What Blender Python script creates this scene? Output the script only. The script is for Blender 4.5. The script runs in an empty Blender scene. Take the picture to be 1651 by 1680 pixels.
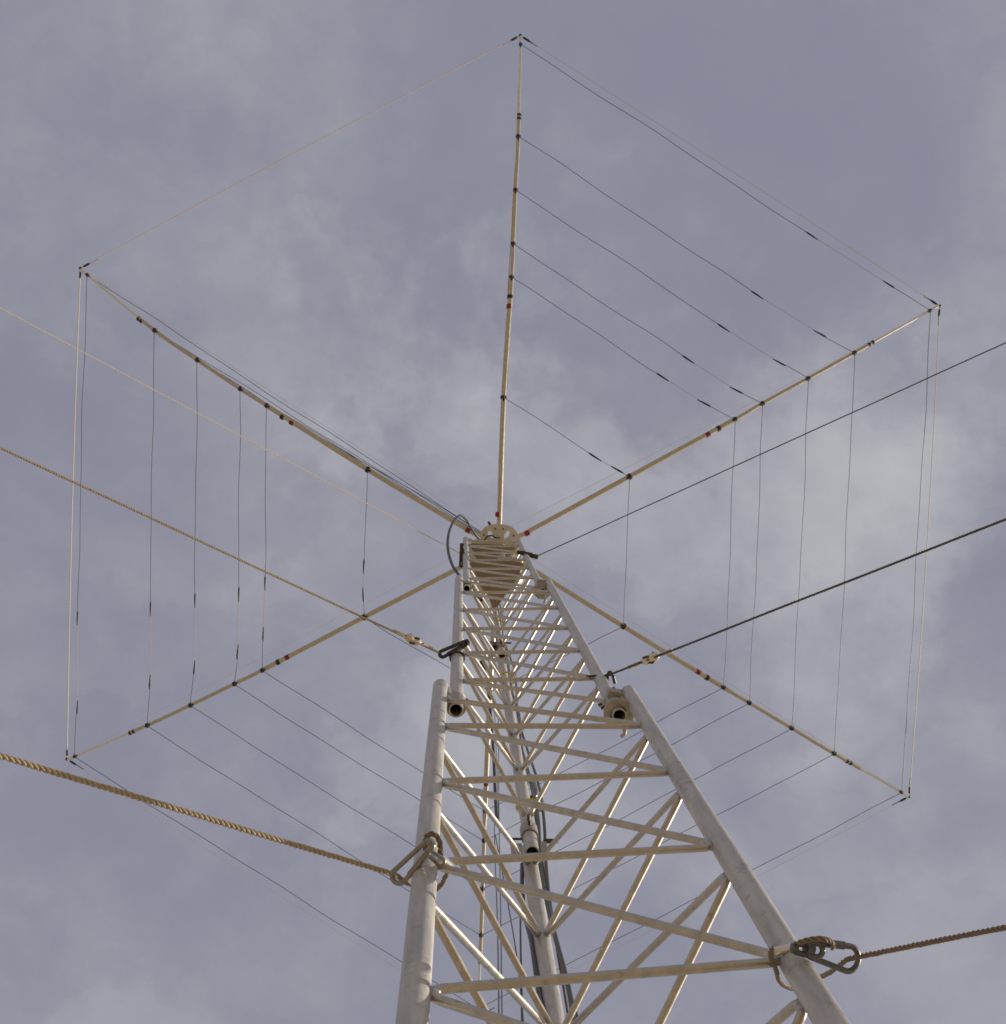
import bpy, math, random
from mathutils import Vector, Matrix
random.seed(7)
R = math.radians
scene = bpy.context.scene

# ---------------------------------------------------------------- camera
CAM_H = 1.5                                   # eye height of the photographer
FPX = 2600.0                                  # focal length in photo pixels (photo is 1651 x 1680)
RT = Vector((0.99967456, -0.00072257, -0.02550003))    # camera right, up, forward in the world
UP = Vector((0.00072257, -0.99839569, 0.05661741))
FW = Vector((0.02550003, 0.05661741, 0.99807025))
cam_d = bpy.data.cameras.new('camera')
cam = bpy.data.objects.new('camera', cam_d)
scene.collection.objects.link(cam)
rot = Matrix((RT, UP, -FW)).transposed()
cam.matrix_world = Matrix.Translation((0, 0, CAM_H)) @ rot.to_4x4()
cam_d.sensor_fit = 'HORIZONTAL'
cam_d.sensor_width = 36
cam_d.lens = 36 * FPX / 1651
cam_d.clip_start = 0.05
cam_d.clip_end = 5000
scene.camera = cam

# ---------------------------------------------------------------- light
SUN_EL, SUN_AZ = 25.0, 13.0                   # azimuth counted from +x towards +y
world = bpy.data.worlds.new('World')
scene.world = world
world.use_nodes = True
nt = world.node_tree
nt.nodes.clear()
N = nt.nodes.new
Lk = nt.links.new
out = N('ShaderNodeOutputWorld')
bg = N('ShaderNodeBackground')
bg.inputs['Strength'].default_value = 0.1
sky = N('ShaderNodeTexSky')
sky.sky_type = 'NISHITA'
sky.sun_disc = False
sky.sun_elevation = R(SUN_EL)
sky.sun_rotation = R(90 - SUN_AZ)
tc = N('ShaderNodeTexCoord')
mp = N('ShaderNodeMapping')
mp.inputs['Scale'].default_value = (1.0, 1.0, 1.0)
mp.inputs['Location'].default_value = (3.1, 1.7, 0.4)
Lk(tc.outputs['Generated'], mp.inputs['Vector'])
def noise(scale, detail, rough, dist, src):
    n = N('ShaderNodeTexNoise')
    n.inputs['Scale'].default_value = scale
    n.inputs['Detail'].default_value = detail
    n.inputs['Roughness'].default_value = rough
    n.inputs['Distortion'].default_value = dist
    Lk(src, n.inputs['Vector'])
    return n.outputs['Fac']
def maths(op, a, b):
    m = N('ShaderNodeMath'); m.operation = op
    for i, x in enumerate((a, b)):
        if isinstance(x, (int, float)): m.inputs[i].default_value = x
        else: Lk(x, m.inputs[i])
    return m.outputs[0]
big = noise(3.2, 3.0, 0.45, 0.25, mp.outputs['Vector'])
mid = noise(7.5, 4.0, 0.5, 0.5, mp.outputs['Vector'])
fine = noise(24.0, 6.0, 0.6, 0.4, mp.outputs['Vector'])
wn = N('ShaderNodeTexNoise'); wn.inputs['Scale'].default_value = 5.5; wn.inputs['Detail'].default_value = 6; wn.inputs['Roughness'].default_value = .62
Lk(tc.outputs['Generated'], wn.inputs['Vector'])
wc = N('ShaderNodeVectorMath'); wc.operation = 'MULTIPLY_ADD'
Lk(wn.outputs['Color'], wc.inputs[0]); wc.inputs[1].default_value = (.42, .42, .42); wc.inputs[2].default_value = (-.21, -.21, -.21)
warp = N('ShaderNodeVectorMath'); warp.operation = 'ADD'
Lk(tc.outputs['Generated'], warp.inputs[0]); Lk(wc.outputs[0], warp.inputs[1])
# drifts of brighter cloud standing in given directions of the sky
def drift(x, y, rad, amt):
    s = N('ShaderNodeVectorMath'); s.operation = 'DISTANCE'
    Lk(warp.outputs[0], s.inputs[0])
    d = Vector((x, y, 1)).normalized(); s.inputs[1].default_value = d
    mr = N('ShaderNodeMapRange'); mr.interpolation_type = 'SMOOTHERSTEP'
    mr.inputs['From Min'].default_value = 0; mr.inputs['From Max'].default_value = rad
    mr.inputs['To Min'].default_value = amt; mr.inputs['To Max'].default_value = 0
    Lk(s.outputs['Value'], mr.inputs['Value'])
    return mr.outputs[0]
def dirpx(u, v): return (u - 759) / FPX, (v - 692.5) / FPX
acc = maths('MULTIPLY', big, 0.30)
acc = maths('ADD', acc, maths('MULTIPLY', mid, 0.40))
acc = maths('ADD', acc, maths('MULTIPLY', fine, 0.10))
mp2 = N('ShaderNodeMapping'); mp2.inputs['Rotation'].default_value = (0, 0, R(38)); mp2.inputs['Scale'].default_value = (5.0, 15.0, 6.0)
Lk(warp.outputs[0], mp2.inputs['Vector'])
wisp = noise(1.0, 5.0, 0.55, 0.3, mp2.outputs['Vector'])
acc = maths('ADD', acc, maths('MULTIPLY', maths('SUBTRACT', wisp, 0.5), 0.24))
DR = [(650, 640, .13, .36), (420, 330, .13, .10), (1400, 800, .17, .44), (940, 880, .12, .26), (1390, 400, .05, .08), (250, 90, .10, .02),
      (780, 1300, .13, .26), (560, 900, .09, .08), (80, 1400, .17, -.14), (1250, 150, .2, -.12), (60, 650, .11, -.12),
      (1560, 1330, .15, .12), (820, 180, .12, -.08), (1100, 450, .1, -.05), (1100, 1380, .1, .06), (900, 430, .07, -.1), (250, 1150, .1, -.08)]
for u, v, rad, a in DR:
    x, y = dirpx(u, v)
    acc = maths('ADD', acc, maths('MULTIPLY', drift(x, y, rad, a), maths('ADD', mid, 0.30)))
ramp = N('ShaderNodeValToRGB')
ramp.color_ramp.interpolation = 'B_SPLINE'
e = ramp.color_ramp.elements
e[0].position = 0.30; e[0].color = (0.252, 0.252, 0.325, 1)
e[1].position = 0.84; e[1].color = (0.52, 0.52, 0.54, 1)
el = e.new(0.50); el.color = (0.340, 0.338, 0.395, 1)
Lk(acc, ramp.inputs['Fac'])
gain = N('ShaderNodeVectorMath'); gain.operation = 'SCALE'
gain.inputs['Scale'].default_value = 10.0
Lk(ramp.outputs['Color'], gain.inputs[0])
mix = N('ShaderNodeMix'); mix.data_type = 'RGBA'
mix.inputs['Factor'].default_value = 0.93
Lk(sky.outputs['Color'], mix.inputs[6])
Lk(gain.outputs[0], mix.inputs[7])
Lk(mix.outputs[2], bg.inputs['Color'])
Lk(bg.outputs[0], out.inputs['Surface'])

sd = bpy.data.lights.new('sun', 'SUN')
sd.energy = 4.6
sd.angle = R(0.6)
sd.color = (1.0, 0.90, 0.74)
sun = bpy.data.objects.new('sun', sd)
scene.collection.objects.link(sun)
sv = Vector((math.cos(R(SUN_EL)) * math.cos(R(SUN_AZ)), math.cos(R(SUN_EL)) * math.sin(R(SUN_AZ)), math.sin(R(SUN_EL))))
sun.rotation_euler = sv.to_track_quat('Z', 'Y').to_euler()
sun.location = sv * 30

scene.view_settings.view_transform = 'Standard'
scene.view_settings.look = 'None'
scene.view_settings.exposure = 0.0
scene.view_settings.gamma = 1.0
scene.cycles.filter_width = 1.7
scene.cycles.max_bounces = 8

# ---------------------------------------------------------------- materials
def mat(name, col, rough=0.5, metal=0.0, var=0.15, scale=30.0, bump=0.0, stain=None, spec=None, streak=False, trans=None):
    m = bpy.data.materials.new(name); m.use_nodes = True
    t = m.node_tree; b = t.nodes['Principled BSDF']
    b.inputs['Roughness'].default_value = rough
    b.inputs['Metallic'].default_value = metal
    if spec is not None: b.inputs['Specular IOR Level'].default_value = spec
    g = t.nodes.new('ShaderNodeNewGeometry')
    mpn = t.nodes.new('ShaderNodeMapping')
    t.links.new(g.outputs['Position'], mpn.inputs['Vector'])
    if streak: mpn.inputs['Scale'].default_value = (1, 1, 0.12)
    n = t.nodes.new('ShaderNodeTexNoise')
    n.inputs['Scale'].default_value = scale; n.inputs['Detail'].default_value = 6; n.inputs['Roughness'].default_value = .62
    t.links.new(mpn.outputs[0], n.inputs['Vector'])
    r = t.nodes.new('ShaderNodeValToRGB')
    r.color_ramp.elements[0].position = .3; r.color_ramp.elements[1].position = .72
    r.color_ramp.elements[0].color = (*[c * (1 - var) for c in col], 1)
    r.color_ramp.elements[1].color = (*[min(1, c * (1 + var)) for c in col], 1)
    t.links.new(n.outputs['Fac'], r.inputs['Fac'])
    last = r.outputs['Color']
    if stain:
        sc, lo, hi, scol = stain
        n2 = t.nodes.new('ShaderNodeTexNoise'); n2.inputs['Scale'].default_value = sc; n2.inputs['Detail'].default_value = 8
        n2.inputs['Roughness'].default_value = .7
        t.links.new(g.outputs['Position'], n2.inputs['Vector'])
        mr = t.nodes.new('ShaderNodeMapRange')
        mr.inputs['From Min'].default_value = lo; mr.inputs['From Max'].default_value = hi
        t.links.new(n2.outputs['Fac'], mr.inputs['Value'])
        mx = t.nodes.new('ShaderNodeMix'); mx.data_type = 'RGBA'
        t.links.new(mr.outputs[0], mx.inputs['Factor'])
        t.links.new(last, mx.inputs[6]); mx.inputs[7].default_value = (*scol, 1)
        last = mx.outputs[2]
    t.links.new(last, b.inputs['Base Color'])
    rr = t.nodes.new('ShaderNodeMapRange')
    rr.inputs['To Min'].default_value = max(0.03, rough - .1); rr.inputs['To Max'].default_value = min(1, rough + .1)
    t.links.new(n.outputs['Fac'], rr.inputs['Value'])
    t.links.new(rr.outputs[0], b.inputs['Roughness'])
    if bump:
        bp = t.nodes.new('ShaderNodeBump'); bp.inputs['Strength'].default_value = bump; bp.inputs['Distance'].default_value = .002
        t.links.new(n.outputs['Fac'], bp.inputs['Height']); t.links.new(bp.outputs[0], b.inputs['Normal'])
    return m
M = dict(
    leg=mat('leg_metal', (.53, .51, .465), .44, .30, .22, 60, .35, (34, .56, .72, (.25, .235, .215)), streak=True),
    rod=mat('rod_metal', (.53, .49, .42), .36, .68, .16, 70, .2, (45, .60, .75, (.27, .235, .19))),
    bracket=mat('bracket_metal', (.40, .38, .335), .55, .4, .2, 60, .3, (40, .56, .68, (.24, .15, .09))),
    weld=mat('weld_metal', (.42, .40, .36), .5, .6, .2, 200, .5),
    plate=mat('shelf_plate', (.27, .21, .135), .6, .2, .14, 14, .2, (9, .55, .75, (.36, .26, .16))),
    hub=mat('hub_plastic', (.60, .585, .51), .45, 0, .05, 20),
    arm=mat('arm_fibreglass', (.55, .51, .42), .38, 0.55, .14, 40, spec=.6),
    arm_tip=mat('arm_tip_fibreglass', (.82, .80, .74), .34, 0.85, .08, 40, spec=.7),
    black=mat('black_rubber', (.018, .017, .018), .45, 0, .2, 60),
    hose=mat('black_cable', (.035, .036, .04), .38, 0, .2, 60),
    wire=mat('dark_wire', (.035, .05, .05), .5, 0, .3, 90),
    red=mat('red_tape', (.24, .014, .016), .45, 0, .15, 60),
    yellow=mat('yellow_strap', (.62, .52, .03), .5, 0, .15, 60),
    orange=mat('orange_strap', (.62, .30, .03), .5, 0, .15, 60),
    cord=mat('pale_cord', (.72, .68, .58), .55, 0, .1, 90),
    pink=mat('pink_cord', (.62, .46, .40), .6, 0, .1, 90),
    rope=mat('tan_rope', (.50, .41, .27), .62, 0, .22, 500, .6),
    rope_brown_shaded=mat('brown_shaded_rope', (.25, .185, .13), .68, 0, .25, 500, .6),  # brown copy of the rope, shaded side of the lower right guy put into colour
    rope_dark_shaded=mat('dark_shaded_rope', (.10, .088, .078), .68, 0, .25, 500, .6),  # darker still: right-hand guys' unlit side is painted into the base colour
    rope_pale=mat('pale_rope', (.80, .76, .66), .6, 0, .1, 500, .6),
    steel=mat('zinc_steel', (.33, .31, .28), .36, .85, .2, 80, .2, (70, .55, .7, (.2, .14, .09))),
    gsteel=mat('grey_steel', (.15, .153, .152), .42, .7, .25, 80, .2),
    dsteel=mat('dark_steel', (.07, .06, .055), .42, .5, .25, 80, .2),
    cable=mat('steel_cable', (.10, .10, .10), .45, .6, .3, 200),
    pale=mat('pale_sleeve', (.66, .58, .45), .5, 0, .08, 60),
    ceramic=mat('ceramic_glaze', (.72, .66, .52), .12, 0, .06, 40, spec=.8),
    alu=mat('bright_metal', (.78, .76, .72), .3, .85, .08, 60),
    ground=mat('dry_sand', (.39, .315, .215), .95, 0, .16, 1.3, .4, (.35, .52, .68, (.38, .30, .19)), spec=.1),
)

# ---------------------------------------------------------------- mesh builder
class MB:
    def __init__(s): s.v = []; s.f = []; s.sm = []
    def add(s, vs, fs, smooth=True):
        o = len(s.v); s.v += [tuple(x) for x in vs]; s.f += [tuple(i + o for i in f) for f in fs]; s.sm += [smooth] * len(fs)
        return s
    def tube(s, pts, rad, n=12, cap=True, squash=None):
        pts = [Vector(p) for p in pts]; k = len(pts)
        if isinstance(rad, (int, float)): rad = [rad] * k
        vs = []; up = None
        for i, p in enumerate(pts):
            a = pts[max(0, i - 1)]; b = pts[min(k - 1, i + 1)]
            t = (b - a)
            if t.length < 1e-9: t = Vector((0, 0, 1))
            t.normalize()
            if up is None: up = Vector((0, 0, 1)) if abs(t.z) < .9 else Vector((1, 0, 0))
            x = up - t * up.dot(t)
            if x.length < 1e-6: x = t.orthogonal()
            x.normalize(); up = x; y = t.cross(x)
            for j in range(n):
                a_ = 2 * math.pi * j / n
                vs.append(p + (x * math.cos(a_) + y * math.sin(a_)) * rad[i])
        fs = []
        for i in range(k - 1):
            for j in range(n):
                q = (j + 1) % n
                fs.append((i * n + j, i * n + q, (i + 1) * n + q, (i + 1) * n + j))
        s.add(vs, fs)
        if cap:
            s.add(vs[:n], [tuple(range(n))[::-1]], False); s.add(vs[-n:], [tuple(range(n))], False)
        return s
    def ring(s, c, ax, r, tr, n=24, m=8):               # torus
        ax = Vector(ax).normalized(); x = ax.orthogonal().normalized(); y = ax.cross(x); vs = []; fs = []
        for i in range(n):
            a = 2 * math.pi * i / n; d = x * math.cos(a) + y * math.sin(a)
            for j in range(m):
                b = 2 * math.pi * j / m
                vs.append(Vector(c) + d * (r + tr * math.cos(b)) + ax * tr * math.sin(b))
        for i in range(n):
            for j in range(m):
                fs.append((i * m + j, ((i + 1) % n) * m + j, ((i + 1) % n) * m + (j + 1) % m, i * m + (j + 1) % m))
        return s.add(vs, fs)
    def pipe(s, a, b, ro, ri, n=24):                     # hollow sleeve with real wall
        a = Vector(a); b = Vector(b); t = (b - a).normalized(); x = t.orthogonal().normalized(); y = t.cross(x); vs = []
        for p, r in ((a, ro), (b, ro), (b, ri), (a, ri)):
            for j in range(n):
                q = 2 * math.pi * j / n; vs.append(p + (x * math.cos(q) + y * math.sin(q)) * r)
        for k in range(4):
            k2 = (k + 1) % 4
            s.add([*vs[k * n:(k + 1) * n], *vs[k2 * n:(k2 + 1) * n]], [(j, (j + 1) % n, n + (j + 1) % n, n + j) for j in range(n)], k in (0, 2))
        return s
    def prism(s, poly, z0, z1, holes=None):              # plan outline extruded between two heights
        n = len(poly)
        vs = [Vector((x, y, z0)) for x, y in poly] + [Vector((x, y, z1)) for x, y in poly]
        return s.add(vs, [tuple(range(n))[::-1], tuple(range(n, 2 * n))] + [(i, (i + 1) % n, n + (i + 1) % n, n + i) for i in range(n)], False)
    def box(s, c, ax, ay, az, bev=0.0):                  # half-extent vectors
        c = Vector(c); ax, ay, az = Vector(ax), Vector(ay), Vector(az)
        vs = [c + ax * i + ay * j + az * k for i in (-1, 1) for j in (-1, 1) for k in (-1, 1)]
        return s.add(vs, [(0, 1, 3, 2), (4, 6, 7, 5), (0, 4, 5, 1), (2, 3, 7, 6), (0, 2, 6, 4), (1, 5, 7, 3)], False)
    def sphere(s, c, r, n=14, m=9, ax=None, ez=1.0):
        ax = Vector(ax).normalized() if ax else Vector((0, 0, 1)); x = ax.orthogonal().normalized(); y = ax.cross(x); vs = []; fs = []
        for i in range(m + 1):
            t = math.pi * i / m
            for j in range(n):
                p = 2 * math.pi * j / n
                vs.append(Vector(c) + (x * math.cos(p) + y * math.sin(p)) * r * math.sin(t) + ax * r * ez * math.cos(t))
        for i in range(m):
            for j in range(n):
                q = (j + 1) % n; fs.append((i * n + j, i * n + q, (i + 1) * n + q, (i + 1) * n + j))
        return s.add(vs, fs)
    def rope(s, pts, dia, lay, step=8, n=6):             # three-strand laid rope along a path
        pts = [Vector(p) for p in pts]
        cum = [0.0]
        for a, b in zip(pts, pts[1:]): cum.append(cum[-1] + (b - a).length)
        L = cum[-1]; cnt = max(4, int(L / (lay / step))); path = []; k = 0
        for i in range(cnt + 1):
            d = L * i / cnt
            while k < len(pts) - 2 and cum[k + 1] < d: k += 1
            w = (d - cum[k]) / max(1e-9, cum[k + 1] - cum[k]); path.append(pts[k].lerp(pts[k + 1], w))
        strands = [[], [], []]; up = None
        for i, p in enumerate(path):
            t = (path[min(cnt, i + 1)] - path[max(0, i - 1)]).normalized()
            if up is None: up = t.orthogonal()
            x = (up - t * up.dot(t)).normalized(); up = x; y = t.cross(x); ph = 2 * math.pi * (L * i / cnt) / lay
            for q in range(3):
                a = ph + q * 2 * math.pi / 3
                strands[q].append(p + (x * math.cos(a) + y * math.sin(a)) * dia * (.28 + .02 * math.sin(i * .13 + q)) + x * dia * .05 * math.sin(i * .031) + y * dia * .05 * math.sin(i * .047 + 1))
        for k_, q in enumerate(strands): s.tube(q, [dia * (.235 + .016 * math.sin(i * .083 + 2 * k_) + .012 * math.sin(i * .41 + k_)) for i in range(len(q))], n)
        return s
    def build(s, name, m, parent=None):
        me = bpy.data.meshes.new(name)
        me.from_pydata(s.v, [], s.f); me.polygons.foreach_set('use_smooth', s.sm); me.update()
        o = bpy.data.objects.new(name, me); me.materials.append(M[m] if isinstance(m, str) else m)
        scene.collection.objects.link(o)
        if parent is not None:
            o.parent = parent
            o.matrix_parent_inverse = Matrix.Identity(4)
            w = Vector(parent.get('_w', (0, 0, 0)))
            if w.length: me.transform(Matrix.Translation(-w)); me.update()
            o['_w'] = parent.get('_w', (0, 0, 0))
        return o
def recentre(o, p):                                      # put a one-mesh thing's origin on the thing
    p = Vector(p); o.data.transform(Matrix.Translation(-p)); o.location = p; o['_w'] = tuple(p); return o
def tag(o, label, cat=None, group=None, kind=None):
    o['label'] = label
    if cat: o['category'] = cat
    if group: o['group'] = group
    if kind: o['kind'] = kind
    return o
def thing(name, label, cat, loc, group=None):
    o = bpy.data.objects.new(name, None); scene.collection.objects.link(o)
    o.location = loc; o.empty_display_size = .1; o['_w'] = tuple(loc)
    return tag(o, label, cat, group)
def P(u, v, z):                                          # point at height z above the lens seen at photo position u, v
    d = RT * ((u - 825.5) / FPX) - UP * ((v - 840.0) / FPX) + FW
    d = d * (z / d.z); return Vector((d.x, d.y, z + CAM_H))
def W(xy, z): return Vector((xy[0], xy[1], z + CAM_H))
def fillet(pts, r, n=5):
    res = [pts[0]]
    for a, b, c in zip(pts, pts[1:], pts[2:]):
        u = (a - b); w = (c - b); d = min(r, u.length * .45, w.length * .45); p = b + u.normalized() * d; q = b + w.normalized() * d
        for i in range(n + 1):
            t = i / n; res.append(p * (1 - t) ** 2 + b * 2 * t * (1 - t) + q * t * t)
    res.append(pts[-1]); return res
def smooth(pts, n=8):                                    # Catmull-Rom
    pts = [Vector(p) for p in pts]; q = [pts[0] * 2 - pts[1]] + pts + [pts[-1] * 2 - pts[-2]]; res = []
    for i in range(1, len(q) - 2):
        a, b, c, d = q[i - 1:i + 3]
        for k in range(n):
            t = k / n; res.append(.5 * ((2 * b) + (c - a) * t + (2 * a - 5 * b + 4 * c - d) * t * t + (3 * b - a - 3 * c + d) * t ** 3))
    res.append(pts[-1]); return res
def cable_path(a, b, sag, n=14, wob=0.0):
    res = []
    ph = [random.uniform(0, 6.28) for _ in range(4)]; L = (b - a).length; d = (b - a).normalized(); sd_ = d.cross(Vector((0, 0, 1)))
    if sd_.length < .1: sd_ = d.orthogonal()
    sd_.normalize()
    for i in range(n + 1):
        t = i / n; p = a.lerp(b, t); e_ = min(1, 6 * t, 6 * (1 - t))
        p = p + Vector((0, 0, -sag * 4 * t * (1 - t)))
        w = (math.sin(t * L * 4.1 + ph[0]) + .7 * math.sin(t * L * 9 + ph[1])) * wob * e_
        w2 = (math.sin(t * L * 5.3 + ph[2]) + .7 * math.sin(t * L * 8 + ph[3])) * wob * e_
        res.append(p + sd_ * w + Vector((0, 0, w2)))
    return res

# ---------------------------------------------------------------- ground
g = MB(); ring_r = [0, 3, 8, 20, 60, 200, 800, 3000]; gv = [Vector((0, 0, 0))]; gf = []
for i, rr in enumerate(ring_r[1:]):
    for j in range(48):
        a = 2 * math.pi * j / 48; gv.append(Vector((rr * math.cos(a), rr * math.sin(a), random.uniform(-.02, .02) * min(1, rr / 20))))
for j in range(48):
    gf.append((0, 1 + j, 1 + (j + 1) % 48))
    for i in range(len(ring_r) - 2):
        a = 1 + i * 48; b = a + 48; gf.append((a + j, b + j, b + (j + 1) % 48, a + (j + 1) % 48))
g.add(gv, gf); go = g.build('ground', 'ground'); tag(go, 'dry sandy ground around the foot of the tower', kind='structure')

# ---------------------------------------------------------------- lattice tower
LEG = {1: dict(L=(-.0527, .6236), R=(.3929, .6404), B=(.1556, 1.0180)),
       2: dict(L=(-.0151, .6473), R=(.3536, .6612), B=(.1572, .9735)),
       3: dict(L=(.0165, .6672), R=(.3206, .6786), B=(.1586, .9362))}
RADL = {1: .0176, 2: .0166, 3: .0150}
SPAN = {1: (-1.5, 3.72), 2: (3.535, 6.53), 3: (6.33, 9.02)}
tower = thing('lattice_tower', 'grey metal three-legged lattice mast of telescoping sections seen from its foot', 'tower', (.165, .76, 0))
for s in (1, 2, 3):
    z0, z1 = SPAN[s]; r = RADL[s]
    for k in 'LRB':
        xy = LEG[s][k]; m = MB()
        zs = [z0 + (z1 - z0) * i / 14 for i in range(15)]
        pts = [W(xy, z) for z in zs]; rad = [r] * 15
        for i in range(1, 7):                            # domed top cap
            t = i / 6 * math.pi / 2; pts.append(W(xy, z1 + r * .8 * math.sin(t))); rad.append(max(.0005, r * math.cos(t)))
        m.tube(pts, rad, 28, cap=False)
        if s > 1:                                        # open lower end: wall thickness and bore
            wt = .0028; ri = r - wt
            m.pipe(W(xy, z0 - .0005), W(xy, z0 + .25), r - .0002, ri, 28)
            m.add([W(xy, z0 + .25) + Vector((ri * math.cos(2 * math.pi * j / 20), ri * math.sin(2 * math.pi * j / 20), 0)) for j in range(20)], [tuple(range(20))], False)
        lg = m.build('leg', 'leg', tower)
        lg['label'] = {'L': 'left', 'R': 'right', 'B': 'rear'}[k] + ' grey tube leg of the ' + {1: 'thick lower', 2: 'middle', 3: 'thin upper'}[s] + ' section'

def nodes(first, pitch, lo, hi):
    z = first
    while z - pitch > lo: z -= pitch
    res = []
    while z < hi: res.append(z); z += pitch
    return res
def face(s, ka, kb, na, nb, rr):
    """one bent bar zigzagging between two legs; na/nb are the heights of its bends on each leg"""
    a = Vector(LEG[s][ka]); b = Vector(LEG[s][kb]); d = (b - a).normalized(); off = RADL[s] + rr * .55
    pa = a + d * off; pb = b - d * off
    seq = sorted([(z, 'a') for z in na] + [(z, 'b') for z in nb])
    pts = []
    for z, w in seq:
        q = pa if w == 'a' else pb
        pts += [W(q, z - .013), W(q, z + .013)]
    path = fillet(pts, .022, 4)
    m = MB(); m.tube(path, rr, 12)
    br = m.build('lattice_brace', 'rod', tower)
    for z, w in seq:
        if z < .9: continue
        q = (a + d * (RADL[s] + .001)) if w == 'a' else (b - d * (RADL[s] + .001))
        MB().sphere(W(q, z), rr * 1.25, 12, 8, (0, 0, 1), 2.1).build('weld_bead', 'weld', br)
    return br
RR = {1: .0060, 2: .0056, 3: .0050}
def alt(na, nb):                                         # keep strictly alternating
    return na, nb
ls = {1: ('front', 'left', 'right')}
N1L = nodes(1.702, .507, -1.45, 3.3); N1R = [z + .149 for z in N1L]
N1R[-1] = 3.31; N1L.append(3.55)
f = face(1, 'L', 'R', N1L, N1R, RR[1]); f['label'] = 'front zigzag bracing bar of the lower section'
N1RB = nodes(1.796, .4735, -1.45, 3.3); B1 = [z - .20 for z in N1RB]; B1 = [z for z in nodes(2.55, .505, -1.45, 3.65)]
N1RB = [z + .205 for z in B1 if z + .205 < 3.5]
f = face(1, 'R', 'B', N1RB, B1, RR[1]); f['label'] = 'right-hand zigzag bracing bar of the lower section'
N1LB = [z + .022 for z in B1 if z + .022 < 3.4]
f = face(1, 'L', 'B', N1LB, B1, RR[1]); f['label'] = 'left-hand zigzag bracing bar of the lower section'
f = face(2, 'L', 'R', [3.672, 3.942, 4.414, 4.938, 5.438, 6.006, 6.42][1:], [3.709, 4.058, 4.55, 5.052, 5.603, 6.128], RR[2]); f['label'] = 'front zigzag bracing bar of the middle section'
B2 = [3.83, 4.34, 4.83, 5.32, 5.83, 6.33]
f = face(2, 'R', 'B', [3.99, 4.47, 4.97, 5.51, 6.03], B2, RR[2]); f['label'] = 'right-hand zigzag bracing bar of the middle section'
f = face(2, 'L', 'B', [3.85, 4.36, 4.85, 5.34, 5.85], B2, RR[2]); f['label'] = 'left-hand zigzag bracing bar of the middle section'
N3 = [6.749 + .447 * i for i in range(5)]
f = face(3, 'L', 'R', N3, [6.46] + [z + .12 for z in N3], RR[3]); f['label'] = 'front zigzag bracing bar of the upper section'
B3 = [6.56 + .447 * i for i in range(6)]
f = face(3, 'R', 'B', [z + .15 for z in B3[:-1]], B3, RR[3]); f['label'] = 'right-hand zigzag bracing bar of the upper section'
f = face(3, 'L', 'B', [z + .02 for z in B3[:-1]], B3, RR[3]); f['label'] = 'left-hand zigzag bracing bar of the upper section'
# guides where each section slides in the one below
def guide(s, k):
    o = Vector(LEG[s][k]); i = Vector(LEG[s + 1][k]); zt = SPAN[s][1]; d = (i - o); dn = d.normalized(); sd_ = Vector((-dn.y, dn.x))
    ri = RADL[s + 1]; m = MB()
    if k == 'B': m.pipe(W(i, zt - .05), W(i, zt + .02), ri + .0045, ri + .0015, 28)
    else: m.pipe(W(i, zt - .15), W(i, zt - .075), ri + .0065, ri + .0025, 28)            # sleeve
    c = (o + i) / 2
    m.box(W(c, zt - .075), (*(dn * .0065), 0), (*(sd_ * .011), 0), (0, 0, .062 if k != 'B' else .05))
    g_ = m.build('guide_bracket', 'bracket', tower)
    pin = W(i, zt + .03)
    MB().tube([pin + Vector((*(dn * (ri + .016)), .002)), pin + Vector((*(dn * ri), 0))], .0042, 8).build('bolt', 'dsteel', g_)
    MB().tube([pin + Vector((*(dn * (ri + .014)), -.045)), pin + Vector((*(dn * ri), -.045))], .0042, 8).build('bolt', 'dsteel', g_)
    return g_
for s in (1, 2):
    for k in 'LRB': guide(s, k)
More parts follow.
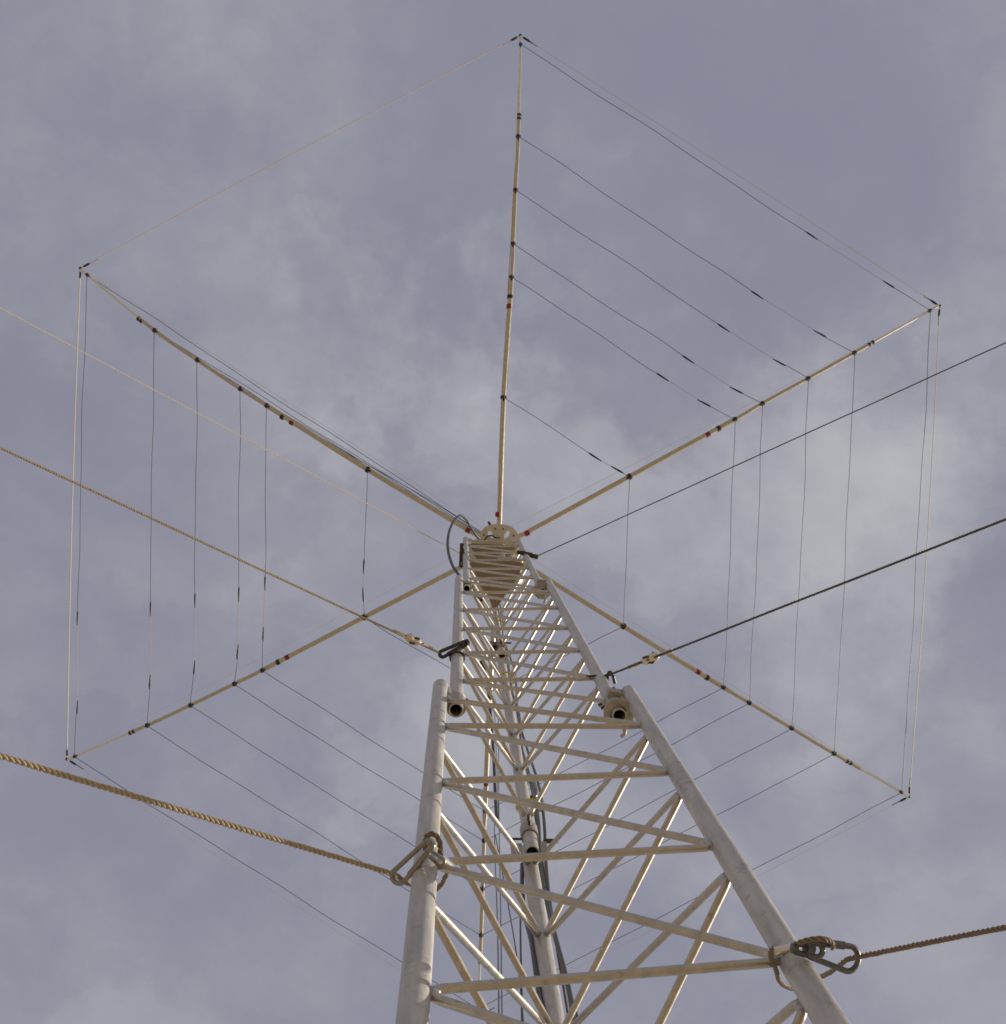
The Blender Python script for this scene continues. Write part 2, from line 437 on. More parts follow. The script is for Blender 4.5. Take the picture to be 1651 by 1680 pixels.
# big hexagonal stop plates and clamp block on the right leg joints
def stop(s):
    i = Vector(LEG[s + 1]['R']); o = Vector(LEG[s]['R']); zb = SPAN[s + 1][0]; ri = RADL[s + 1]; m = MB(); n = 28
    # octagonal plate with a round hole
    for z0, z1 in ((zb + .018, zb + .026),):
        outp = []; inn = []
        for j in range(n):
            a = 2 * math.pi * j / n; oct_ = .034 / math.cos(((a + math.pi / 8) % (math.pi / 4)) - math.pi / 8)
            outp.append((i.x + oct_ * math.cos(a), i.y + oct_ * math.sin(a))); inn.append((i.x + (ri + .003) * math.cos(a), i.y + (ri + .003) * math.sin(a)))
        vs = [W(p, z0) for p in outp] + [W(p, z0) for p in inn] + [W(p, z1) for p in outp] + [W(p, z1) for p in inn]
        fs = []
        for j in range(n):
            q = (j + 1) % n
            fs += [(j, n + j, n + q, q), (2 * n + j, 2 * n + q, 3 * n + q, 3 * n + j), (j, q, 2 * n + q, 2 * n + j), (n + j, 3 * n + j, 3 * n + q, n + q)]
        m.add(vs, fs, False)
    st = m.build('stop_plate', 'bracket', tower)
    blk = MB(); c = i + Vector((.012, -.020))
    blk.box(W(c, zb + .16), (.026, .004, 0), (-.0015, .010, 0), (0, 0, .026))
    bl = blk.build('clamp_block', 'bracket', tower)
    for q in (-.011, .011):
        MB().tube([W(c + Vector((q, -.009)), zb + .16), W(c + Vector((q, -.012)), zb + .16)], .0042, 10).build('screw', 'weld', bl)
    # curled latch below
    lt = MB(); base = W(i + Vector((.006, .016)), zb - .004)
    lt.tube(smooth([base, base + Vector((.004, .012, -.012)), base + Vector((.003, .022, -.016)), base + Vector((-.002, .028, -.01))]), .0045, 8)
    lt.tube(smooth([base + Vector((0, .006, -.006)), base + Vector((-.012, .008, -.012)), base + Vector((-.018, .004, -.01)), base + Vector((-.016, .010, -.006))]), .0014, 6)
    lt.build('latch', 'bracket', tower)
stop(1); stop(2)
# rear bracket plates
for s in (1, 2):
    i = Vector(LEG[s + 1]['B']); zb = SPAN[s + 1][0]; m = MB()
    m.box(W(i + Vector((-.034, .004)), zb + .04), (.013, 0, 0), (0, .003, 0), (0, 0, .045))
    MB().box(W(i + Vector((.030, .004)), zb + .05), (.006, 0, 0), (0, .006, 0), (0, 0, .04)).build('side_lug', 'bracket', tower)
    pl = m.build('rear_plate', 'bracket', tower)
    for xa, xb, zo, ro in ((.03, .064, .10, .0055), (-.045, -.02, .12, .003)):
        MB().tube([W(i + Vector((xa, .0)), zb + zo), W(i + Vector((xb, .0)), zb + zo)], ro, 10).build('bolt', 'dsteel', pl)
# head shelves
def tri(s, grow):
    c = sum((Vector(LEG[s][k]) for k in 'LRB'), Vector((0, 0))) / 3
    return [tuple(c + (Vector(LEG[s][k]) - c) * grow) for k in 'LRB']
def shelf(z, grow, cut, name, m_):
    t = [Vector(p) for p in tri(3, grow)]; poly = []
    for a in range(3):
        p = t[a]; q = t[(a + 1) % 3]; o = t[a - 1]
        poly += [tuple(p.lerp(o, cut)), tuple(p.lerp(q, cut))]
    poly = [poly[0], poly[1], poly[2], poly[3], poly[4], poly[5]]
    return MB().prism(poly, z + CAM_H, z + .008 + CAM_H).build(name, m_, tower)
shelf(7.72, .93, .07, 'rotator_shelf', 'plate')
shelf(8.93, .95, .07, 'head_plate', 'plate')
for a, b in (('L', 'R'), ('R', 'B'), ('L', 'B')):
    A = Vector(LEG[3][a]); B_ = Vector(LEG[3][b]); MB().tube([W(A, 8.86), W(B_, 8.86)], .011, 12).build('head_rail', 'rod', tower)
for k, dx in (('L', .022), ('R', -.022)):
    c = Vector(LEG[3][k]) + Vector((dx, -.004)); MB().box(W(c, 8.97), (.012, 0, 0), (0, .004, 0), (0, 0, .028)).build('head_bracket', 'alu', tower); MB().box(W(c, 8.72), (.010, 0, 0), (0, .004, 0), (0, 0, .03)).build('head_bracket', 'alu', tower)

# ---------------------------------------------------------------- antenna
HUBZ, RISE = 9.5, .95
HP = (818.0, 899.0)
HUB = P(*HP, HUBZ)
ant = thing('hexagonal_antenna', 'six-armed hexagonal wire beam antenna spread out on top of the lattice tower', 'antenna', tuple(HUB))
ARMS = {
 'T': dict(tip=(854, 58), cl=[(854.3, 73), (850.5, 224), (846, 312), (842, 400), (839.5, 455), (826.5, 652)], dbl=[(852, 188.5), (851.7, 194.5)], blk=(837, 487), red=[(835.5, 503), (817.2, 844)]),
 'UR': dict(tip=(1542, 502), cl=[(1526, 509.5), (1402, 579), (1326, 621), (1251, 662), (1206, 688), (1033, 782)], dbl=[(1432, 562), (1426, 565.5)], blk=(1179, 703), red=[(1161, 713), (865, 875)]),
 'LR': dict(tip=(1492, 1307), cl=[(1479, 1299.5), (1368.5, 1236), (1299, 1194.5), (1229.5, 1153), (1187, 1127.5), (1023, 1027.5)], dbl=[(1395.5, 1252), (1390, 1249)], blk=(1160, 1111.5), red=[(1145, 1102)]),
 'B': dict(tip=(783.5, 1668), cl=[(784.2, 1654), (789.6, 1534), (792, 1458), (794.4, 1379), (796, 1330), (804, 1134)], dbl=[(788.2, 1570), (788, 1577)], blk=(797.2, 1300), red=[(798, 1285)]),
 'LL': dict(tip=(110, 1245.5), cl=[(123, 1241), (242, 1190), (313, 1157), (385, 1122), (431, 1099.5), (598, 1012.5)], dbl=[(214, 1202.5), (219.5, 1200)], blk=(457, 1086), red=[(472, 1078)]),
 'UL': dict(tip=(132, 440), cl=[(143.5, 451), (254, 542), (324, 590.5), (394.5, 638), (438, 665.5), (603.5, 770.5)], dbl=[(227.5, 523), (232, 526.5)], blk=(463.5, 684), red=[(479, 693.5), (768, 870)]),
}
def arm_t(a, q):
    h = Vector(HP); return (Vector(q) - h).length / (Vector(ARMS[a]['tip']) - h).length
def arm_z(t): return HUBZ + .03 + RISE * t ** 1.6
def on_arm(a, q): return P(*q, arm_z(arm_t(a, q)))
for a, A in ARMS.items():
    keys = [q for q in A['cl']][::-1] + [A['tip']]
    far = Vector(A['cl'][-1]); h = Vector(HP); dirn = (far - h).normalized()
    start = h + dirn * 26
    ctrl = [start] + [Vector(k) for k in keys]
    pts = []
    for q in ctrl: pts.append(on_arm(a, q))
    path = smooth(pts, 8)
    tj = arm_t(a, A['blk']); td = arm_t(a, A['dbl'][0])
    def tt(p):
        q = p - Vector((0, 0, CAM_H)); return ((p - HUB).xy.length) / ((on_arm(a, A['tip']) - HUB).xy.length)
    tube_in = [p for p in path if tt(p) <= tj + .02]; tube_mid = [p for p in path if tj - .03 <= tt(p) <= td + .01]; tube_out = [p for p in path if tt(p) >= td - .03]
    m = MB(); m.tube(tube_in, .0155, 14); m.tube(tube_mid, .0122, 12)
    ar = m.build('spreader_arm', 'arm', ant)
    ar['label'] = {'T': 'spreader arm pointing to the top of the picture', 'UR': 'spreader arm pointing up and to the right', 'LR': 'spreader arm pointing down and to the right', 'B': 'spreader arm passing down behind the tower', 'LL': 'spreader arm pointing down and to the left', 'UL': 'bowed spreader arm pointing up and to the left'}[a]
    MB().tube(tube_out, .0085, 10).build('arm_tip', 'arm_tip', ar)
    def coll(q, rad, ln, name, mm, dz=0):
        p = on_arm(a, q); t0 = on_arm(a, Vector(q).lerp(h, .02)); d = (p - t0).normalized()
        b = MB(); b.tube([p - d * ln / 2, p + d * ln / 2], rad, 12); return b, p, d, name, mm
    for i, q in enumerate(A['cl']):
        rr = .0115 if i == 0 else (.016 if i < 5 else .020)
        b, p, d, *_ = coll(q, rr, .018, '', '')
        b.tube([p - d * .02 + Vector((0, 0, -rr)), p + d * .012 + Vector((0, 0, -rr - .002))], .007 if i else .005, 8)   # hook of the clamp
        b.build('wire_clamp', 'black', ar)
    for q in A['dbl']:
        coll(q, .0145, .014, '', '')[0].build('joint_clamp', 'black', ar)
    coll(A['blk'], .018, .022, '', '')[0].build('joint_clamp', 'black', ar)
    for q in A['red']: coll(q, .0164, .028, '', '')[0].build('red_tape', 'red', ar)
    MB().sphere(on_arm(a, A['tip']), .0115).build('tip_cap', 'black', ar)
# hub
hp = MB(); n = 36; c = HUB
def ringpts(r, z, k=n, ph=0): return [c + Vector((r * math.cos(2 * math.pi * j / k + ph), r * math.sin(2 * math.pi * j / k + ph), z)) for j in range(k)]
RO = .150; RI = .03
hp.pipe(c + Vector((0, 0, -.006)), c + Vector((0, 0, .006)), RO, RI, 12)
# six lens-shaped openings are cut by building the plate as a fan of lobes
hp = MB()
armdir = []
for a in ('UR', 'T', 'UL', 'LL', 'B', 'LR'):
    v = on_arm(a, ARMS[a]['cl'][-1]) - HUB; armdir.append(math.atan2(v.y, v.x))
def plate_with_holes():
    nR, nT = 15, 96; inside = {}
    import itertools
    r_ = [RI + (RO - RI) * i / nR for i in range(nR + 1)]
    def hole(r, th):
        for ad in armdir:
            dth = (th - ad - math.pi / 6 + math.pi) % (2 * math.pi) - math.pi
            x = r * math.cos(dth) - .095; y = r * math.sin(dth)
            if (x / .024) ** 2 + (y / .013) ** 2 < 1: return True
        return False
    def rm(th, r):                                       # twelve-sided rim
        if r < RO - 1e-6: return r
        return RO * (1 - .035 * abs(math.cos(3 * (th - armdir[0]))))
    vs = []; idx = {}
    for i, r in enumerate(r_):
        for j in range(nT):
            th = 2 * math.pi * j / nT; r2 = rm(th, r)
            for k, z in ((0, -.006), (1, .006)):
                idx[i, j, k] = len(vs); vs.append(c + Vector((r2 * math.cos(th), r2 * math.sin(th), z)))
    keep = set()
    for i in range(nR):
        for j in range(nT):
            if not hole((r_[i] + r_[i + 1]) / 2, 2 * math.pi * (j + .5) / nT): keep.add((i, j))
    fs = []
    for i, j in keep:
        q = (j + 1) % nT
        fs.append((idx[i, j, 0], idx[i, q, 0], idx[i + 1, q, 0], idx[i + 1, j, 0])); fs.append((idx[i, j, 1], idx[i + 1, j, 1], idx[i + 1, q, 1], idx[i, q, 1]))
        if (i + 1, j) not in keep: fs.append((idx[i + 1, j, 0], idx[i + 1, q, 0], idx[i + 1, q, 1], idx[i + 1, j, 1]))
        if (i - 1, j) not in keep: fs.append((idx[i, j, 0], idx[i, j, 1], idx[i, q, 1], idx[i, q, 0]))
        if (i, q) not in keep: fs.append((idx[i, q, 0], idx[i, q, 1], idx[i + 1, q, 1], idx[i + 1, q, 0]))
        if (i, (j - 1) % nT) not in keep: fs.append((idx[i, j, 0], idx[i + 1, j, 0], idx[i + 1, j, 1], idx[i, j, 1]))
    hp.add(vs, fs, False)
plate_with_holes()
hub = hp.build('hub_plate', 'hub', ant)
for ad in armdir:
    for r, w in ((.118, .2), (.118, -.2), (.062, .0)):
        p = c + Vector((r * math.cos(ad + w), r * math.sin(ad + w), -.0065))
        MB().tube([p, p - Vector((0, 0, .006))], .0052, 8).build('bolt', 'dsteel', hub)
for ux, uy, ua in ((-.03, -.075, .5), (.035, -.055, -.6), (-.075, -.03, 1.2), (.0, .07, .2)):
    pa = c + Vector((ux, uy, -.008)); dd = Vector((math.cos(ua), math.sin(ua), 0)) * .018
    MB().tube(smooth([pa - dd, pa - dd + Vector((0, 0, -.022)), pa + Vector((0, 0, -.036)), pa + dd + Vector((0, 0, -.022)), pa + dd], 4), .004, 8).build('clamp_bolt', 'alu', hub)
MB().tube([P(802, 857, 9.6), P(806, 864, 9.55)], .008, 8).build('cable_stub', 'black', ant)
MB().tube(smooth([P(795, 886, 9.46), P(800, 880, 9.44), P(808, 879, 9.44), P(815, 883, 9.46)]), .0045, 8).build('jumper_cable', 'black', ant)
MB().pipe(c + Vector((0, 0, -.11)), c + Vector((0, 0, .012)), .038, .026, 20).build('mast_flange', 'alu', ant)
post_top = HUB + Vector((0, 0, 1.12))
MB().tube([HUB + Vector((0, 0, .0)), post_top], .016, 14).build('centre_post', 'hub', ant)
# element wires: hub -> T and UL arms, round the perimeter LL -> B -> LR -> UR, with cord spacers closing T-UR and UL-LL
def wire(a, b, rad, name, mm, sag=.0, wob=0, n=14, parent=ant, lab=None):
    m = MB().tube(cable_path(a, b, sag, n, wob), rad, 6); o = m.build(name, mm, parent)
    if lab: o['label'] = lab
    return o
WR = .0019
BANDN = ['outermost', 'second', 'third', 'fourth', 'fifth', 'innermost']
dz = Vector((0, 0, -.016))
for i in range(6):
    for a, b, nm in (('LL', 'B', 'lower left'), ('B', 'LR', 'lower right'), ('LR', 'UR', 'right-hand')):
        wire(on_arm(a, ARMS[a]['cl'][i]) + dz, on_arm(b, ARMS[b]['cl'][i]) + dz, WR, 'element_wire', 'wire', .02, .0032, 24, lab=f'{BANDN[i]} dark wire of the {nm} side')
    for a, nm in (('T', 'along the top arm'), ('UL', 'along the upper left arm')):
        term = HUB + Vector((0, 0, .5 - .07 * i))
        wire(term, on_arm(a, ARMS[a]['cl'][i]) + dz + Vector((0, 0, .02)), WR, 'element_wire', 'wire', .03, .004, 22, lab=f'{BANDN[i]} dark feed wire {nm}')
SP = {('T', 'UR'): [((1333, 387), (1458, 466)), ((1243, 484), (1345, 547)), ((1188, 538), (1278, 594)), ((1130, 590), (1208, 640)), ((1088, 619), (1155, 661)), ((977, 750), (1012, 770))],
      ('UL', 'LL'): [((127, 1015), (127, 1160)), ((247, 1000), (246, 1118)), ((320, 986), (319, 1095)), ((392, 976), (390, 1069)), ((435, 957), (432, 1040)), ((597, 930), (596, 975))]}
for (a, b), lst in SP.items():
    nm = 'upper right' if a == 'T' else 'left-hand'
    for i, (s0, s1) in enumerate(lst):
        A_ = on_arm(a, ARMS[a]['cl'][i]) + dz; B_ = on_arm(b, ARMS[b]['cl'][i]) + dz
        def z_at(q):
            pa = Vector(ARMS[a]['cl'][i]); pb = Vector(ARMS[b]['cl'][i]); t = (Vector(q) - pa).dot(pb - pa) / (pb - pa).length_squared
            return A_.z + (B_.z - A_.z) * t - CAM_H - .02
        p0 = P(*s0, z_at(s0)); p1 = P(*s1, z_at(s1))
        wire(A_, p0, WR, 'element_wire', 'wire', .01, .0038, 20, lab=f'{BANDN[i]} long dark wire of the {nm} side')
        wire(p1, B_, WR, 'element_wire', 'wire', .004, .003, 8, lab=f'{BANDN[i]} short dark wire of the {nm} side')
        wire(p0, p1, .0016, 'spacer_cord', 'pink', .0, .0, 6)
        for p, q in ((p0, A_), (p1, B_)):
            d = (q - p).normalized(); m = MB()
            m.tube([p - d * .045, p - d * .01, p + d * .03, p + d * .05], [.0028, .0052, .006, .003], 8); m.build('end_insulator', 'black', ant)
order = ['T', 'UR', 'LR', 'B', 'LL', 'UL']
for i, a in enumerate(order):
    b = order[(i + 1) % 6]; A_ = on_arm(a, ARMS[a]['tip']); B_ = on_arm(b, ARMS[b]['tip'])
    th = {'LL': .0036, 'UL': .0026, 'UR': .0026, 'B': .0012, 'LR': .0012}.get(a, .0018)
    pc = wire(A_, B_, th, 'perimeter_cord', 'cord', .05 if a != 'T' else .02, .0, 20)
    for p, q in ((A_, B_), (B_, A_)):
        d = (q - p).normalized(); MB().tube([p + d * .02, p + d * .03, p + d * .06, p + d * .075, p + d * .13], [.004, .0075, .0075, .004, .0034], 8).build('cord_tie', 'black', pc)
    # stay cord from post head to this arm's tip
    wire(post_top, A_, .0013, 'stay_cord', 'cord', .06, .0, 16)

# mast joining antenna and tower
mast = MB(); mb = HUB - Vector((0, 0, 1.75)); mast.tube([mb, HUB - Vector((0, 0, .02))], .0245, 20)
mo = mast.build('mast', 'alu'); recentre(mo, mb); tag(mo, 'short metal mast tube between the tower head and the antenna hub', 'mast')
rot_o = thing('rotator', 'round metal antenna rotator sitting on the shelf inside the tower head', 'rotator', tuple(mb - Vector((0, 0, .03))))
m = MB(); b0 = mb - Vector((0, 0, .0)); m.tube([b0 + Vector((0, 0, z)) for z in (0.0, .02, .10, .16, .20)], [.07, .085, .085, .06, .035], 24); m.build('housing', 'bracket', rot_o)
MB().pipe(b0 + Vector((0, 0, .2)), b0 + Vector((0, 0, .27)), .04, .0255, 20).build('mast_clamp', 'dsteel', rot_o)

# ---------------------------------------------------------------- guy ropes and their hardware
GR = 'guy ropes holding the tower'
def down(p0, p1):                                        # carry the line on to the ground
    d = p1 - p0; t = -p0.z / d.z; return p0 + d * t
def guy(label, p0, p1, dia, mm, lay=None, step=8, sag=.03, egg=None, eggs=None):
    end = down(p0, p1); L = (end - p0).length; lay = lay or dia * 3.4
    first = p0
    path = []
    n = 30
    for i in range(n + 1):
        t = i / n; p = p0.lerp(end, t); path.append(p + Vector((0, 0, -sag * 4 * t * (1 - t))))
    o = MB().rope(path, dia, lay, step).build('guy_rope', mm)
    recentre(o, p0); tag(o, label, 'rope', GR); return o
def loop_on(rope, pts, dia, mm, nm='rope_loop'):
    return MB().rope(smooth(pts, 10), dia, dia * 3.4, 8).build(nm, mm, rope)
def link(a, b, w, rad, mat_, label, gate=True, hook=False):
    """oval snap link from a to b"""
    t = thing('snap_link', label, 'carabiner', tuple(a), 'snap links joining the guy ropes to the tower')
    d = (b - a); L = d.length; d.normalize(); view = ((a + b) / 2 - Vector((0, 0, CAM_H))).normalized()
    s_ = d.cross(view).normalized()
    pts = []; wa, wb = w * .62, w
    for i in range(13):
        q = math.pi * (i / 12) ; pts.append(a + d * wa + (-d * math.sin(q) * wa) + s_ * math.cos(q) * wa)
    for i in range(13):
        q = math.pi * (i / 12) ; pts.append(b - d * wb + (d * math.sin(q) * wb) - s_ * math.cos(q) * wb)
    pts.append(pts[0])
    k = len(pts) - 4 if hook else len(pts)
    MB().tube(pts[:k], rad, 10, cap=True).build('link_body', mat_, t)
    if gate:
        gpt = [pts[0], pts[-2]]
        MB().tube([gpt[0] + (gpt[1] - gpt[0]) * .12, gpt[0] + (gpt[1] - gpt[0]) * .8], rad * 1.35, 10).build('gate', mat_, t)
    m = MB(); m.tube([a - d * rad * .8, a + d * wa * .9], rad * 1.8, 10); m.build('eye', mat_, t)
    return t
def eggy(rope, c, d, size, sl):
    """strain insulator with rope tails and pale sleeves either side"""
    d = d.normalized(); x = d.orthogonal().normalized(); y = d.cross(x)
    m = MB(); n = 18; vs = []; prof = [(-1, .0), (-.96, .28), (-.7, .42), (-.35, .5), (-.12, .40), (.12, .40), (.35, .5), (.7, .42), (.96, .28), (1, 0)]
    for t, r in prof:
        for j in range(n):
            a = 2 * math.pi * j / n; vs.append(c + d * t * size + (x * math.cos(a) + y * math.sin(a)) * max(r, .001) * size)
    m.add(vs, [(i * n + j, i * n + (j + 1) % n, (i + 1) * n + (j + 1) % n, (i + 1) * n + j) for i in range(len(prof) - 1) for j in range(n)])
    e_ = m.build('strain_insulator', 'ceramic', rope)
    for sg, ax in ((1, x), (-1, y)):                     # cord hitched round each end
        pts = [c + d * sg * size * 1.35 + ax * .002]
        for i in range(9):
            q = -math.pi / 2 + math.pi * i / 8
            pts.append(c - d * sg * size * (.25 + .35 * math.cos(q)) * 1.0 + ax * math.sin(q) * size * .54)
        pts.append(c + d * sg * size * 1.35 - ax * .002)
        MB().tube(smooth(pts, 4), .0028, 6).build('hitch_cord', 'dsteel', rope)
    for sg in (1, -1):
        a = c + d * sg * size * 1.35; b = a + d * sg * sl
        MB().tube([a, b], .0052, 10).build('sleeve', 'pale', rope)
    return e_

# lower left
a_leg = P(708, 1392, 2.25)
p0 = P(652, 1437, 2.20); p1 = P(0, 1240, 1.86)
r = guy('thick tan twisted rope running to the left edge from the lower left leg', p0, p1, .0080, 'rope', .0245, 9, .0)
LL_ = Vector(LEG[1]['L'])
def round_leg(s, k, z, dia, n=10, tilt=(.0, .0), a0=0, a1=360, ext=0):
    c_ = Vector(LEG[s][k]); rr = RADL[s] + dia * .52; pts = []
    for i in range(n + 1):
        q = R(a0 + (a1 - a0) * i / n); pts.append(W(c_ + Vector((math.cos(q), math.sin(q))) * rr, z + tilt[0] * math.cos(q) + tilt[1] * math.sin(q)))
    return pts
# loop over the leg, behind the brace, and tail end
loop_on(r, [P(697, 1393, 2.20), P(700, 1372, 2.19), P(712, 1368, 2.19), P(721, 1380, 2.19), P(723, 1402, 2.20), P(717, 1412, 2.22)], .0084, 'rope_brown_shaded')
loop_on(r, [p0, P(664, 1446, 2.23), P(676, 1452, 2.27), P(700, 1466, 2.32), P(722, 1454, 2.25), P(732, 1438, 2.23), P(742, 1420, 2.25)], .0078, 'rope_brown_shaded')
link(P(708, 1382, 2.135), P(647, 1446, 2.14), .0100, .0036, 'steel', 'rusty steel snap link hanging on the lower left leg, left rope through it')
link(P(701, 1396, 2.145), P(728, 1418, 2.15), .0055, .0024, 'steel', 'small shackle on the lower left leg beside the rope loop', gate=False)
MB_ = MB(); MB_.tube([P(720, 1408, 2.19), P(738, 1424, 2.20)], .0085, 14); so = MB_.build('rope_clamp', 'alu'); recentre(so, P(720, 1408, 2.19)); tag(so, 'bright metal ferrule against the lower left leg where the rope loop ends', 'ferrule')

# lower right
p0 = P(1392, 1573, 1.845); p1 = P(1651, 1522, 1.64)
r2 = guy('shaded brown twisted rope running to the right edge from the lower right leg', p0, p1, .0068, 'rope_brown_shaded', .022, 8, .0)
loop_on(r2, [P(1306, 1550, 1.80), P(1325, 1543, 1.79), P(1350, 1541, 1.79), P(1364, 1546, 1.80), P(1367, 1556, 1.81)], .0070, 'rope_brown_shaded')
loop_on(r2, [p0, P(1378, 1583, 1.86), P(1362, 1595, 1.88), P(1346, 1603, 1.92), P(1318, 1618, 1.99), P(1302, 1622, 1.92), P(1281, 1612, 1.86), P(1273, 1592, 1.83), P(1264, 1568, 1.81), P(1268, 1556, 1.80)], .0066, 'rope_brown_shaded')
link(P(1325, 1556, 1.80), P(1408, 1577, 1.83), .0145, .0036, 'gsteel', 'grey steel snap link beside the lower right leg, right rope through it')
link(P(1303, 1556, 1.80), P(1350, 1560, 1.805), .0075, .0034, 'gsteel', 'short grey shackle between the lower right leg band and its snap link', gate=False)
bm = MB().tube([P(1267, 1563, 1.838), P(1311, 1551, 1.832)], .0052, 14); cR = P(1289, 1557, 1.835)
bo = bm.build('shackle_pin', 'alu'); recentre(bo, cR); tag(bo, 'bright metal pin lying across the lower right leg beside the shackle', 'pin')

# middle left
p0 = P(720, 1071, 4.30); p1 = P(0, 733, 3.62)
r3 = guy('tan twisted rope with an egg insulator running left from the middle section', p0, p1, .0064, 'rope', .021, 6, .03)
ax = (p1 - p0).normalized()
def along(pp, u): # point on line p0-p1 whose picture column is u
    t = 0
    lo, hi = 0, 1
    q0, q1 = pp
    for _ in range(40):
        mi = (lo + hi) / 2; q = q0.lerp(q1, mi) - Vector((0, 0, CAM_H)); uu = 825.5 + FPX * q.dot(RT) / q.dot(FW)
        if (uu - u) * ((825.5 + FPX * (q1 - Vector((0, 0, CAM_H))).dot(RT) / (q1 - Vector((0, 0, CAM_H))).dot(FW)) - u) > 0: hi = mi
        else: lo = mi
    return q0.lerp(q1, (lo + hi) / 2)
eggy(r3, P(678, 1050, 4.27), ax, .026, .034)
link(P(766, 1054, 4.36), P(722, 1075, 4.31), .0085, .0052, 'dsteel', 'black steel snap link across the left leg of the middle section', hook=False)
MB__ = MB(); lp = round_leg(2, 'L', 4.33, .006, 14, (.0, .02)); MB__.tube(lp, .003, 8, cap=True); lo_ = MB__.build('leg_strap', 'dsteel'); recentre(lo_, lp[0]); tag(lo_, 'black strap looped round the left leg of the middle section', 'strap')
# middle right
p0 = P(1001, 1107, 4.00); p1 = P(1651, 852, 3.40)
r4 = guy('shaded dark twisted rope with an egg insulator running right from the middle section', p0, p1, .0062, 'rope_dark_shaded', .021, 6, .0)
eggy(r4, P(1067, 1081, 3.94), (p1 - p0), .026, .034)
wire_tail = MB().tube(smooth([p0, P(990, 1109, 4.02), P(976, 1109, 4.03), P(963, 1110, 4.05)], 5), .0033, 8).build('rope_tail', 'dsteel', r4)
link(P(1001, 1104, 4.00), P(1004, 1130, 4.02), .0105, .0036, 'dsteel', 'black steel snap link hooked on the right rope of the middle section', hook=True)
# upper left / right
p0 = P(757, 909, 7.95); p1 = P(0, 505, 6.35)
r5 = guy('thin pale rope running up and left from the head of the tower', p0, p1, .0058, 'rope_pale', .021, 5, .0)
link(P(758, 893, 7.95), P(757, 930, 7.93), .0065, .0060, 'dsteel', 'black snap link hanging beside the left leg of the tower head')
p0 = P(880, 913, 7.95); p1 = P(1651, 562, 6.5)
r6 = guy('thin shaded dark rope running up and right from the head of the tower', p0, p1, .0062, 'rope_dark_shaded', .021, 5, .0)
link(P(851, 906, 8.0), P(882, 914, 7.95), .0065, .0065, 'dsteel', 'black snap link sticking out right of the tower head')
# rear rope of the middle section
p0 = P(873, 1305, 4.2); p1 = P(915, 1560, 3.2)
r7 = guy('dark rope dropping behind the rear leg from its steel snap link', p0, p1, .0062, 'rope_dark_shaded', .021, 6, .0)
link(P(870, 1274, 4.33), P(872, 1308, 4.2), .0135, .0042, 'steel', 'shiny steel snap link behind the rear leg of the middle section')

# ---------------------------------------------------------------- cables
def cab(name, label, cat, pts, rad, mm, group=None, n=8):
    m = MB().tube(smooth(pts, n), rad, 8); o = m.build(name, mm); recentre(o, pts[0]); return tag(o, label, cat, group)
G2 = 'cables running down the tower'
cab('coax_cable', 'black cable looping out left of the tower head to the antenna hub', 'cable', [P(800, 893, 9.40), P(787, 884, 9.35), P(774, 868, 9.2), P(765, 853, 9.0), P(755, 846, 8.8), P(744, 856, 8.5), P(736, 877, 8.1), P(735, 900, 7.7), P(741, 924, 7.3), P(752, 942, 7.05), P(768, 960, 6.8), P(790, 985, 6.5)], .0068, 'black', G2)
def rear(zs, dx, dy): return [W((.1572 + dx(z), .9735 + dy(z)), z) for z in zs]
zz = [8.6, 8.0, 7.4, 6.8, 6.3, 5.8, 5.3, 4.8, 4.3, 3.9, 3.6, 3.2, 2.8, 2.4, 1.8, 1.0, 0, -1.45]
cab('coax_cable', 'thick black cable hugging the right side of the rear leg', 'cable', rear(zz, lambda z: .026 + .006 * math.sin(z * 5) + max(0, 3.7 - z) * .004, lambda z: .012 + .045 * max(0, min(1, (3.9 - z) * 3))), .0052, 'hose', G2)
cab('coax_cable', 'grey cable bowing out at the right of the rear leg', 'cable', rear(zz, lambda z: .040 + .011 * math.sin(z * 3.1 + 1), lambda z: .02 + .04 * max(0, min(1, (3.9 - z) * 3))), .0040, 'hose', G2)
cab('coax_cable', 'black cable on the left side of the lower rear leg', 'cable', [P(857, 1418, 3.6), P(857, 1455, 3.45), P(861, 1500, 3.25), P(872, 1545, 3.05), P(880, 1600, 2.85), P(889, 1660, 2.65), P(900, 1760, 2.3), P(925, 2100, 1.7), W((.16, 1.0), 0), W((.16, 1.0), -1.45)], .0048, 'hose', G2)
cab('flat_strap', 'wide black strap hanging inside the tower left of the rear leg', 'strap', [P(789, 1085, 6.0), P(798, 1110, 5.9), P(805, 1170, 5.6), P(810, 1240, 5.1), P(813, 1310, 4.7), P(815, 1342, 4.5)], .0052, 'black')
cab('hoist_rod', 'thin bright rod hanging beside the black strap inside the tower', 'rod', [P(811, 1160, 5.5), P(815, 1240, 5.1), P(817, 1300, 4.8), P(818, 1345, 4.55)], .0024, 'alu')
G3 = 'thin steel hoist cables inside the tower'
cab('hoist_cable', 'thin dark hoist cable, leftmost inside the tower', 'cable', [P(811, 1345, 4.5), P(813, 1420, 3.9), P(816, 1500, 3.3), P(819, 1680, 2.5), P(822, 2100, 1.6), W((.045, .83), -1.4)], .0013, 'cable', G3)
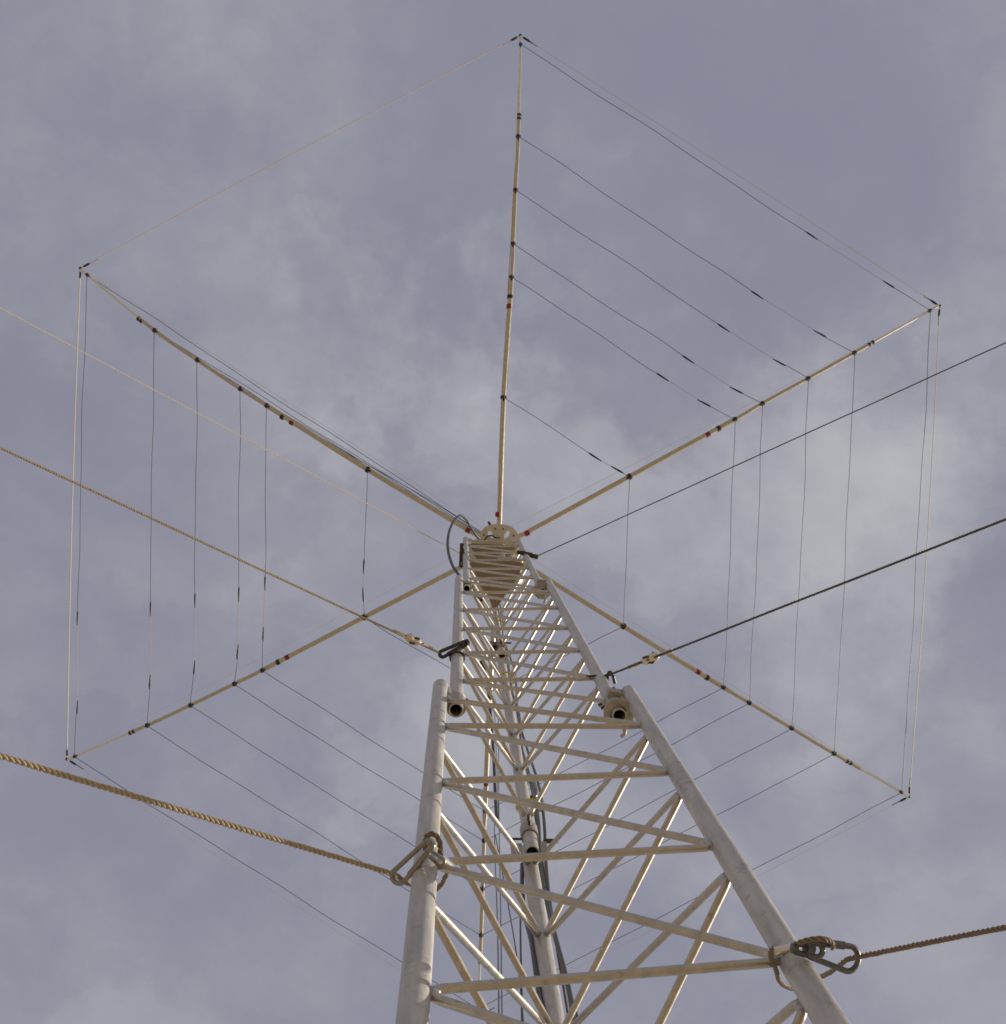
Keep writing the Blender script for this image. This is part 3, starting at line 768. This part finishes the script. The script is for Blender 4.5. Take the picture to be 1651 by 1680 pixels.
cab('hoist_cable', 'thin dark hoist cable, second from left inside the tower', 'cable', [P(818, 1180, 6.0), P(819, 1345, 4.5), P(821, 1450, 3.9), P(824, 1680, 2.7), P(828, 2100, 1.7), W((.05, .83), -1.4)], .0013, 'cable', G3)
cab('hoist_cable', 'thin dark slanting hoist cable near the rear leg', 'cable', [P(813, 1370, 4.3), P(835, 1490, 3.6), P(848, 1570, 3.2), P(860, 1690, 2.8), P(890, 2100, 1.9), W((.12, .9), -1.4)], .0015, 'cable', G3)
cab('hoist_rope', 'dark braided cord hanging left of the lower rear leg', 'cord', [P(854, 1500, 3.4), P(855, 1580, 3.1), P(857, 1690, 2.8), P(862, 2100, 2.0), W((.11, .92), -1.4)], .0022, 'cable')
# yellow ties
def tie(label, s, z, rad, mm='yellow', tilt=.01, off=(.012, .004)):
    c_ = Vector(LEG[s]['B']) + Vector(off); m = MB(); pts = []
    for i in range(25):
        a = 2 * math.pi * i / 24; pts.append(W(c_ + Vector((math.cos(a) * (rad + .006), math.sin(a) * rad)), z + tilt * math.sin(a)))
    m.tube(pts, .0035, 8); o = m.build('cable_tie', mm); recentre(o, pts[0]); return tag(o, label, 'cable tie', 'yellow ties round the rear leg')
tie('yellow tie round the rear leg of the upper section, highest one', 3, 7.30, .024)
tie('yellow tie round the rear leg just under the dark tube end', 2, 6.0, .026)
tie('yellow tie round the rear leg of the middle section, lowest one', 2, 3.98, .026, tilt=.03)
# dark clamp and orange strap on the rear joint of the two upper sections
m = MB(); c_ = Vector(LEG[3]['B']); m.box(W(c_ + Vector((-.030, -.006)), 6.53), (.012, 0, 0), (0, .012, 0), (0, 0, .04)); m.tube([W(c_ + Vector((-.05, -.014)), 6.60), W(c_ + Vector((.045, -.014)), 6.58)], .004, 8)
o = m.build('joint_clamp', 'black'); recentre(o, W(c_, 6.5)); tag(o, 'black clamp on the rear leg where the upper section slides in', 'clamp')
m = MB(); m.box(W(c_ + Vector((.012, -.019)), 6.52), (.008, 0, 0), (0, .0025, 0), (0, 0, .05)); o = m.build('webbing_strap', 'orange'); recentre(o, W(c_, 6.5)); tag(o, 'orange webbing strap on the rear leg beside the black clamp', 'strap')

for o in bpy.data.objects:
    if '_w' in o: del o['_w']
